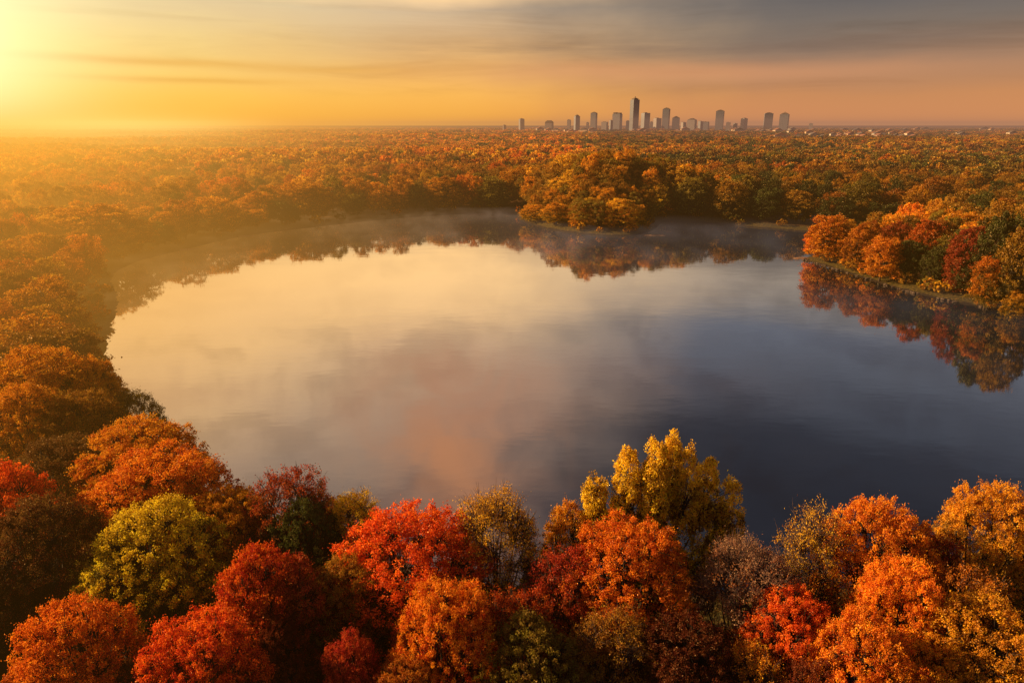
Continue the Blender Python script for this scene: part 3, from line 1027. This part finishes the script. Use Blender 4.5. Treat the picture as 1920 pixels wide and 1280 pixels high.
for i in ind:
    x, y = PT[i, 0], PT[i, 1]
    k, (a, b) = tints(x, y, rng.random())
    ds = dist[i]
    kinds = ['wood1', 'wood2', 'bank2', 'wood4'] if ds > 110 else ['dome1', 'dome3', 'tall1', 'dome2']
    kind = kinds[int(rng.integers(0, 4))]
    h = float(rng.uniform(14.0, 19.5))
    if y < 100 and abs(x) < 100:
        h = float(rng.uniform(10.5, 13.0))
    if y > 240:
        h = float(rng.uniform(11.0, 20.5)) if x > 5 or ds > 420 else float(rng.choice([9.5, 11.0, 12.5, 14.0, 18.0]))
    if -150 < x < -20 and 85 < y < 240:
        h = float(rng.uniform(12.0, 16.5))
        k = [4, 7, 2, 4, 6][int(rng.integers(0, 5))]
        a, b = [0, 0, ('bronze', 'amber'), 0, ('amber', 'bronze'), 0, ('orange', 'amber'), ('gold', 'amber')][k]
    wid = float(rng.uniform(8.0, 13.0))
    if 5 < x < 100 and 290 < y < 425:
        h = float(rng.uniform(10.0, 14.5))
        wid = float(rng.uniform(7.0, 10.0))
    v = rng.uniform(.8, 1.2)
    if 5 < x < 100 and 290 < y < 425:
        v *= .92
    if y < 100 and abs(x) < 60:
        v *= .45  # shade between the near crowns put into the leaf colour
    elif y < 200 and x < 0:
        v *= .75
    lab = '%s tree %s' % (WORDS[k], place_name(x, y))
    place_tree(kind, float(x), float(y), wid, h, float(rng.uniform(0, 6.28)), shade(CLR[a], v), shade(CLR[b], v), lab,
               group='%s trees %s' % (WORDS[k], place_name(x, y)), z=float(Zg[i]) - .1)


# ---- the far woods: one object, its trees set out by geometry nodes
def far_forest():
    P = PT[rest]
    z = Zg[rest]
    n = len(P)
    me = bpy.data.meshes.new('far_forest')
    me.vertices.add(n)
    co = np.column_stack([P[:, 0], P[:, 1], z - 0.2])
    me.vertices.foreach_set('co', co.astype(np.float32).ravel())
    kind = rng.integers(0, 3, n)
    kind = np.where(dist[rest] < 520, 3 + rng.integers(0, 4, n), kind)
    s = rng.uniform(0.65, 1.35, n)
    cell = P[:, 2]
    wide = np.where(cell > 30, 2.6, np.where(cell > 15, 1.5, 1.0))
    hs = rng.uniform(.72, 1.28, n)
    scale = np.column_stack([s * wide, s * wide, hs])
    rot = rng.uniform(0, 6.28, n)
    t1 = np.ones((n, 4)); t2 = np.ones((n, 4))
    rr = rng.random(n)
    for i in range(n):
        k, (a, b) = tints(P[i, 0], P[i, 1], rr[i])
        v = (0.8 + 0.4 * ((i * 7919) % 100) / 100.0) * (0.78 if P[i, 0] > 0.12 * P[i, 1] else 1.12)  # right side darker: cloud shadow put into the leaf tints
        v *= 0.92 + 0.22 * math.sin(P[i, 0] / 210.0 + 1.3 * math.sin(P[i, 1] / 330.0)) * math.cos(P[i, 1] / 150.0 + P[i, 0] / 520.0)  # broad dark bands, drifting cloud shadow painted into the tints
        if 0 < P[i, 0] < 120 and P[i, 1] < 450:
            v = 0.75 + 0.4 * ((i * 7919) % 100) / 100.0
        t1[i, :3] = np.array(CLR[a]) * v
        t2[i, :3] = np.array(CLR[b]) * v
    def addattr(nm, typ, data, key):
        a = me.attributes.new(nm, typ, 'POINT')
        a.data.foreach_set(key, np.asarray(data).ravel())
    addattr('kind', 'INT', kind.astype(np.int32), 'value')
    addattr('rot', 'FLOAT', rot.astype(np.float32), 'value')
    addattr('scl', 'FLOAT_VECTOR', scale.astype(np.float32), 'vector')
    addattr('tint', 'FLOAT_COLOR', t1.astype(np.float32), 'color')
    addattr('tint_low', 'FLOAT_COLOR', t2.astype(np.float32), 'color')
    me.update()
    o = link('far_forest', me)
    tag(o, 'unbroken autumn forest running from the lake to the city on the horizon', 'forest', kind='stuff')
    me.materials.append(LEAF)
    ng = bpy.data.node_groups.new('plant_trees', 'GeometryNodeTree')
    ng.interface.new_socket(name='Geometry', in_out='INPUT', socket_type='NodeSocketGeometry')
    ng.interface.new_socket(name='Geometry', in_out='OUTPUT', socket_type='NodeSocketGeometry')
    gi = ng.nodes.new('NodeGroupInput')
    go = ng.nodes.new('NodeGroupOutput')
    join = ng.nodes.new('GeometryNodeJoinGeometry')
    ng.links.new(join.outputs[0], go.inputs[0])

    def named(nm, dt):
        q = ng.nodes.new('GeometryNodeInputNamedAttribute')
        q.data_type = dt
        q.inputs['Name'].default_value = nm
        return q.outputs[0]
    kd, rt, sl = named('kind', 'INT'), named('rot', 'FLOAT'), named('scl', 'FLOAT_VECTOR')
    cx = ng.nodes.new('ShaderNodeCombineXYZ')
    ng.links.new(rt, cx.inputs[2])
    for k, key in enumerate(['far1', 'far2', 'far3', 'wood1', 'wood2', 'wood3', 'wood4']):
        src = None
        for ob in COL.objects:
            if ob.type == 'MESH' and ob.data == T[key][2]:
                src = ob
                break
        if src is None:
            continue
        oi = ng.nodes.new('GeometryNodeObjectInfo')
        oi.inputs['Object'].default_value = src
        oi.transform_space = 'ORIGINAL'
        oi.inputs['As Instance'].default_value = True
        cmp_ = ng.nodes.new('FunctionNodeCompare')
        cmp_.data_type = 'INT'
        cmp_.operation = 'EQUAL'
        ng.links.new(kd, cmp_.inputs[2])
        cmp_.inputs[3].default_value = k
        ip = ng.nodes.new('GeometryNodeInstanceOnPoints')
        ng.links.new(gi.outputs[0], ip.inputs['Points'])
        ng.links.new(cmp_.outputs[0], ip.inputs['Selection'])
        ng.links.new(oi.outputs['Geometry'], ip.inputs['Instance'])
        ng.links.new(cx.outputs[0], ip.inputs['Rotation'])
        ng.links.new(sl, ip.inputs['Scale'])
        ng.links.new(ip.outputs[0], join.inputs[0])
    md = o.modifiers.new('plant_trees', 'NODES')
    md.node_group = ng
    print('far trees', n)


# three hindmost single trees of the far kinds, they also give the far woods their crowns
for j, (key, px, dd, a, b, lab) in enumerate([
        ('far1', 1130, 420, 'amber', 'bronze', 'amber tree on the crest behind the wooded mound, left of two'),
        ('far2', 1215, 428, 'rust', 'olive', 'rust tree on the crest behind the wooded mound, right of two'),
        ('far3', 700, 420, 'orange', 'rust', 'orange tree a few rows behind the far shore')]):
    X = at_depth(px, dd, 15)
    place_tree(key, X, dd, 11, 16.5, j * 1.3, CLR[a], CLR[b], lab, trunkless=False)
far_forest()


# ------------------------------------------------------------------ city on the horizon
def facade_material(name, wall, glass, cell=6.0):
    m, nt, out = new_mat(name)
    b = node(nt, 'ShaderNodeBsdfPrincipled')
    tc = node(nt, 'ShaderNodeTexCoord')
    br = node(nt, 'ShaderNodeTexBrick')
    mp = node(nt, 'ShaderNodeMapping')
    mp.inputs['Rotation'].default_value = (R(90), 0, 0)
    nt.links.new(tc.outputs['Object'], mp.inputs[0])
    nt.links.new(mp.outputs[0], br.inputs['Vector'])
    br.inputs['Color1'].default_value = (*glass, 1)
    br.inputs['Color2'].default_value = (*[v * 1.5 for v in glass], 1)
    br.inputs['Mortar'].default_value = (*wall, 1)
    br.inputs['Scale'].default_value = 1.0
    br.inputs['Mortar Size'].default_value = 1.6
    br.inputs['Brick Width'].default_value = cell
    br.inputs['Row Height'].default_value = cell * 0.8
    br.offset = 0.0
    nt.links.new(br.outputs[0], b.inputs['Base Color'])
    b.inputs['Roughness'].default_value = 0.5
    nt.links.new(b.outputs[0], out.inputs[0])
    return m


FAC = [facade_material('grey_facade', (.22, .24, .31), (.08, .10, .15)), facade_material('stone_facade', (.30, .28, .31), (.10, .12, .16), 5),
       facade_material('dark_facade', (.16, .18, .24), (.06, .08, .13), 7)]
ROOFM = bark_material('roof_plant', (.08, .07, .07), (.16, .14, .13))
CITY_D = 3600.0


def boxes(name, bl, mat, parent=None, loc=(0, 0, 0)):
    V, F = [], []
    for (x0, x1, y0, y1, z0, z1) in bl:
        b = len(V)
        V += [(x0, y0, z0), (x1, y0, z0), (x1, y1, z0), (x0, y1, z0), (x0, y0, z1), (x1, y0, z1), (x1, y1, z1), (x0, y1, z1)]
        for f in ((0, 3, 2, 1), (4, 5, 6, 7), (0, 1, 5, 4), (1, 2, 6, 5), (2, 3, 7, 6), (3, 0, 4, 7)):
            F += [b + q for q in f]
    return link(name, mesh_np(name, V, F, [4] * (len(F) // 4), mat), parent, loc)


# px centre, top y, width px, crown style, facade
TOWERS = [
    (978, 222, 10, 'step', 0, 'small slab tower standing alone at the left end of the skyline'),
    (1030, 226, 15, 'round', 1, 'low rounded building left of the skyline cluster'),
    (1067, 224, 7, 'flat', 1, 'thin low block just left of the first tower pair'),
    (1082, 215, 10, 'spire', 0, 'slim tower with a pointed top, left part of the skyline'),
    (1102, 229, 5, 'flat', 1, 'tiny block between the two left towers'),
    (1114, 210, 12, 'step', 2, 'tower with stepped top, third from the left of the skyline'),
    (1134, 228, 12, 'flat', 1, 'low wide block right of the stepped left tower'),
    (1146, 225, 6, 'flat', 0, 'narrow low block beside the wide twin topped tower'),
    (1158, 211, 17, 'twin', 0, 'wide twin topped tower left of the tallest one'),
    (1178, 226, 8, 'flat', 2, 'low block at the left foot of the tallest tower'),
    (1191, 183, 15, 'needle', 2, 'tallest tower of the skyline with a small needle'),
    (1211, 211, 14, 'flat', 0, 'flat topped tower right of the tallest one'),
    (1222, 228, 6, 'flat', 1, 'tiny block right of the flat topped tower'),
    (1233, 221, 13, 'flat', 1, 'low broad tower between the tallest and the second tallest'),
    (1250, 202, 14, 'step', 2, 'second tallest tower of the skyline with a stepped top'),
    (1268, 218, 15, 'gable', 0, 'broad gabled tower right of the second tallest'),
    (1282, 229, 9, 'flat', 1, 'low block right of the gabled tower'),
    (1298, 222, 17, 'gable', 1, 'squat pale tower right of the centre of the skyline'),
    (1314, 227, 8, 'flat', 0, 'low block with flat roof between the squat pale tower and its right neighbour'),
    (1324, 228, 12, 'twin', 2, 'low dark twin block left of the tower with the domed top'),
    (1351, 206, 16, 'step', 2, 'tower with a stepped cap standing apart, right of the skyline centre'),
    (1366, 229, 9, 'flat', 1, 'low block at the foot of the apart standing tower'),
    (1379, 231, 7, 'flat', 0, 'tiny block halfway to the small right tower'),
    (1396, 221, 10, 'step', 0, 'small tower left of the twin right towers'),
    (1442, 211, 17, 'step', 2, 'left one of the twin towers at the right end of the skyline'),
    (1472, 211, 18, 'spire', 2, 'right one of the twin towers at the right end of the skyline'),
    (1521, 231, 8, 'flat', 1, 'small building beyond the right end of the skyline'),
    (946, 234, 6, 'flat', 1, 'tiny building left of the lone slab tower'),
]


def tower(px, top, wpx, style, fm, label):
    dd = CITY_D + random.uniform(-250, 400)
    x, y, w = ray(px, top)
    t = dd / y
    X, Ht = x * t, CAM_H + w * t
    W = wpx / 1280.0 * dd * CP
    tw = R(random.choice((-1, -1, 1)) * random.uniform(14, 30))
    W /= math.cos(tw) + .6 * abs(math.sin(tw))
    root = empty('tower' if Ht > 70 else 'building', (X, dd, 0), tw)
    tag(root, label, 'tower' if Ht > 70 else 'building', 'buildings of the distant skyline')
    dp = W * random.uniform(.8, 1.1)
    hb = {'step': .95, 'spire': .92, 'needle': .94, 'flat': .97, 'twin': .93, 'gable': .9, 'round': .8}[style] * Ht
    boxes('shaft', [(-W / 2, W / 2, -dp / 2, dp / 2, -5, hb)], FAC[fm], root)
    tops = []
    if style in ('step', 'spire', 'needle'):
        tops += [(-W * .36, W * .36, -dp * .36, dp * .36, hb, hb + (Ht - hb) * .5), (-W * .22, W * .22, -dp * .22, dp * .22, hb + (Ht - hb) * .5, hb + (Ht - hb) * .8)]
        s = .035 if style != 'step' else .08
        tops.append((-W * s, W * s, -W * s, W * s, hb + (Ht - hb) * .8, Ht * (1.0 if style == 'step' else 1.03)))
    elif style == 'flat':
        tops.append((-W * .3, W * .15, -dp * .2, dp * .3, hb, Ht))
    elif style == 'twin':
        tops += [(-W * .42, -W * .05, -dp * .4, dp * .4, hb, Ht), (W * .08, W * .44, -dp * .4, dp * .4, hb, Ht * .985)]
    elif style == 'gable':
        for k in range(4):
            q = (1 - k / 4.0) * .46
            tops.append((-W * q, W * q, -dp * .4, dp * .4, hb + (Ht - hb) * k / 4, hb + (Ht - hb) * (k + 1) / 4))
    elif style == 'round':
        for k in range(6):
            q = math.sqrt(1 - (k / 6.0) ** 2) * .5
            tops.append((-W * q, W * q, -dp * q, dp * q, hb + (Ht - hb) * k / 6, hb + (Ht - hb) * (k + 1) / 6))
    boxes('roof_top', tops, ROOFM, root)


for tdef in TOWERS:
    tower(*tdef)


def plain_material(name, col):
    m, nt, out = new_mat(name)
    b = node(nt, 'ShaderNodeBsdfPrincipled')
    g = node(nt, 'ShaderNodeNewGeometry')
    n1 = noise(nt, g.outputs['Position'], 0.15, 4, 0.6)
    c = ramp(nt, n1, [(0.3, tuple(v * .75 for v in col)), (0.7, col)])
    nt.links.new(c, b.inputs['Base Color'])
    b.inputs['Roughness'].default_value = 0.8
    nt.links.new(b.outputs[0], out.inputs[0])
    return m


WALLS = [plain_material('pale_render', (.75, .62, .50)), plain_material('cream_wall', (.70, .50, .34)), plain_material('grey_wall', (.40, .38, .38))]
ROOFS = [plain_material('slate_roof', (.16, .13, .13)), plain_material('clay_roof', (.34, .15, .09))]


def house(X, Y, w, d, h, wm, rm, label, group, lift):
    z = float(height([(X, Y)])[0]) + lift
    root = empty('house', (X, Y, z), random.uniform(-.5, .5))
    tag(root, label, 'house', group)
    boxes('wall', [(-w / 2, w / 2, -d / 2, d / 2, -lift - 1, h)], WALLS[wm], root)
    rh = w * .22
    V = [(-w * .53, -d * .54, h + .02), (w * .53, -d * .54, h + .02), (w * .53, d * .54, h + .02), (-w * .53, d * .54, h + .02), (0, -d * .54, h + rh), (0, d * .54, h + rh)]
    F = [0, 3, 2, 1, 0, 1, 4, 2, 3, 5, 1, 2, 5, 4, 3, 0, 4, 5]
    link('roof', mesh_np('roof', V, F, [4, 3, 3, 4, 4], ROOFS[rm]), root)


# houses showing between the trees on the right and below the skyline
for k in range(60):
    px = random.triangular(1400, 1900, 1560)
    py = random.uniform(245, 264)
    z = 14
    X, Y = gp(px, py, z)
    if Y > 4500 or Y < 900:
        continue
    s = Y / 1500.0
    house(X, Y, random.uniform(14, 28) * max(1, s * .7), random.uniform(10, 14), random.uniform(6, 9), random.randrange(3), random.randrange(2),
          'pale house catching the sun among the trees right of the skyline', 'houses among the trees on the right', 12)
for k in range(40):
    px = random.uniform(1000, 1500)
    dd = random.uniform(2700, 3400)
    X = at_depth(px, dd, 12)
    house(X, dd, random.uniform(18, 42), 18, random.uniform(9, 20), random.randrange(3), random.randrange(2),
          'small building at the foot of the skyline towers', 'low buildings at the foot of the skyline', 6)


# ------------------------------------------------------------------ bank: rocks, sandbars
def rock_mesh(seed):
    rg = np.random.default_rng(seed)
    import bmesh
    bm = bmesh.new()
    bmesh.ops.create_icosphere(bm, subdivisions=2, radius=0.5)
    for v in bm.verts:
        c = v.co
        k = 1 + 0.22 * math.sin(c.x * 7 + seed) * math.cos(c.y * 6 + seed * 2) + rg.normal() * .06
        v.co = Vector((c.x * 1.3 * k, c.y * 1.0 * k, c.z * .62 * k))
    me = bpy.data.meshes.new('rock')
    bm.to_mesh(me)
    bm.free()
    me.materials.append(ROCKM)
    return me


ROCKM = bark_material('rock', (.03, .022, .018), (.15, .10, .075))
rocks = [rock_mesh(s) for s in range(4)]
spit = [gp(*p) for p in [(1500, 487), (1530, 494), (1600, 516), (1700, 548), (1800, 570), (1915, 588)]]
for k in range(56):
    s = random.random() * (len(spit) - 1)
    i = int(s)
    t = s - i
    x = spit[i][0] * (1 - t) + spit[i + 1][0] * t
    y = spit[i][1] * (1 - t) + spit[i + 1][1] * t
    # walk to the actual waterline
    for _ in range(12):
        dd = float(lake_dist([(x, y)])[0])
        gx = float(lake_dist([(x + .2, y)])[0]) - dd
        gy = float(lake_dist([(x, y + .2)])[0]) - dd
        g = math.hypot(gx, gy) or 1
        x -= gx / g * (dd - 0.25)
        y -= gy / g * (dd - 0.25)
    o = link('rock', rocks[k % 4], None, (x + random.uniform(-.3, .3), y + random.uniform(-.3, .3), random.uniform(.05, .3)))
    q = random.uniform(.35, 1.15)
    o.scale = (q, q, q)
    o.rotation_euler = (0, 0, random.uniform(0, 6))
    tag(o, 'grey brown rock at the waterline of the right spit', 'rock', 'rocks along the right spit')


def sandbar(px, py, lx, ly, ang, label, name='sandbar'):
    x, y = gp(px, py)
    n = 40
    rg = np.random.default_rng(int(px))
    V = [(0, 0, .32)]
    for ring, zz in ((.55, .24), (1.0, -.06)):
        for i in range(n):
            a = i / n * 2 * math.pi
            k = ring * (1 + .16 * math.sin(3 * a + px) + .08 * math.sin(7 * a))
            V.append((math.cos(a) * lx * k, math.sin(a) * ly * k, zz + rg.normal() * .02))
    F, LT = [], []
    for i in range(n):
        j = (i + 1) % n
        F += [0, 1 + i, 1 + j]
        LT.append(3)
    for i in range(n):
        j = (i + 1) % n
        F += [1 + i, 1 + n + i, 1 + n + j, 1 + j]
        LT.append(4)
    o = link(name, mesh_np(name, V, F, LT, SANDM, smooth=True), None, (x, y, 0))
    o.rotation_euler = (0, 0, ang)
    tag(o, label, kind='structure')


SANDM = bark_material('wet_sand', (.16, .09, .06), (.40, .24, .15))
sandbar(1504, 484, 4.5, 1.6, 0.2, None)
sandbar(346, 468, 5.0, 1.5, 0.4, None)
sandbar(455, 443, 5.5, 1.6, 0.3, None)
sandbar(1230, 441, 6.0, 1.7, 0.0, None)
sandbar(893, 402, 8.0, 2.0, 0.0, None)


# ------------------------------------------------------------------ haze
def volume_box(name, lo, hi, field, step=1.0):
    """self-glowing haze: field(nt, x, y, z, position) gives density and the emission colour painted in for its scattered light"""
    m, nt, out = new_mat(name)
    m.cycles.volume_step_rate = step
    g_ = node(nt, 'ShaderNodeNewGeometry')
    sp_ = node(nt, 'ShaderNodeSeparateXYZ')
    nt.links.new(g_.outputs['Position'], sp_.inputs[0])
    dens, colour = field(nt, *[N(nt, sp_.outputs[q]) for q in range(3)], g_.outputs['Position'])
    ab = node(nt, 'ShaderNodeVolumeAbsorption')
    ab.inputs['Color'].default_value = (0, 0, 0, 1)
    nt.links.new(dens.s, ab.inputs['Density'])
    em = node(nt, 'ShaderNodeEmission')  # the volume glows by itself, emission stands in for scattered sunlight
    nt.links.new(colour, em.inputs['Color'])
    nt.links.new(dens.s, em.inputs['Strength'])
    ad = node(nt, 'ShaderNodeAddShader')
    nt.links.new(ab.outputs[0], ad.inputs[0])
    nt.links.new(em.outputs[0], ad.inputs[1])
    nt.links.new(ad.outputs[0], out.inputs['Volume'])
    o = boxes(name, [(lo[0], hi[0], lo[1], hi[1], lo[2], hi[2])], m)
    tag(o, kind='structure')
    return o


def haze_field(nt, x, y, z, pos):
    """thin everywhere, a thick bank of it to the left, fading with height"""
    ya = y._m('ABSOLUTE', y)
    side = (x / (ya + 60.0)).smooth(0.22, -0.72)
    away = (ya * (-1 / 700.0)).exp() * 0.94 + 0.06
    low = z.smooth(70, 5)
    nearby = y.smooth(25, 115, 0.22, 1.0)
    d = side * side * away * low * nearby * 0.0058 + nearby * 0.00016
    col = mixc(nt, side, (.34, .18, .12, 1), (1.3, .60, .065, 1))  # sun glow painted in: emission turns golden towards the left
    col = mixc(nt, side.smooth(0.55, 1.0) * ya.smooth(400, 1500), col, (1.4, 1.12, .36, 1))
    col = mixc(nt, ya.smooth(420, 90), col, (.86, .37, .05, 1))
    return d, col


def mist_field(nt, x, y, z, pos):
    n1 = noise(nt, pos, 0.018, 5, 0.6, 0.8)
    n2 = noise(nt, pos, 0.075, 6, 0.65, 1.2)
    wisp = n1.smooth(0.40, 0.66) * n2.smooth(0.36, 0.68)
    clearer = x.smooth(-30, 20, 0.45, 1.0)
    d = (y.smooth(130, 330) * 0.0050 + wisp * y.smooth(60, 120) * 0.038) * clearer
    side = (x / (y + 60.0)).smooth(0.16, -0.42)
    col = mixc(nt, (x / (y + 60.0)).smooth(0.0, 0.4), (.26, .20, .18, 1), (.055, .055, .060, 1))
    col = mixc(nt, side, col, (.80, .44, .15, 1))  # warm light of the left side put into the mist's emission colour
    return d, col


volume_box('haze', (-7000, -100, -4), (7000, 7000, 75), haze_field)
volume_box('mist', (float(lx0), 60, 0.05), (float(lx1), float(ly1), 2.6), mist_field, step=3.0)

# ------------------------------------------------------------------ render settings
sc.render.engine = 'CYCLES'
cy = sc.cycles
cy.use_denoising = True
try:
    cy.denoiser = 'OPENIMAGEDENOISE'
    cy.denoising_input_passes = 'RGB_ALBEDO_NORMAL'
except Exception:
    pass
cy.max_bounces = 5
cy.diffuse_bounces = 2
cy.glossy_bounces = 2
cy.transmission_bounces = 3
cy.volume_bounces = 0
cy.volume_step_rate = 0.07
cy.volume_max_steps = 128
cy.transparent_max_bounces = 4
cy.use_adaptive_sampling = True
cy.adaptive_threshold = 0.02
sc.render.use_persistent_data = False
sc.view_settings.view_transform = 'Standard'
sc.view_settings.look = 'None'
sc.view_settings.exposure = 0
sc.view_settings.gamma = 1
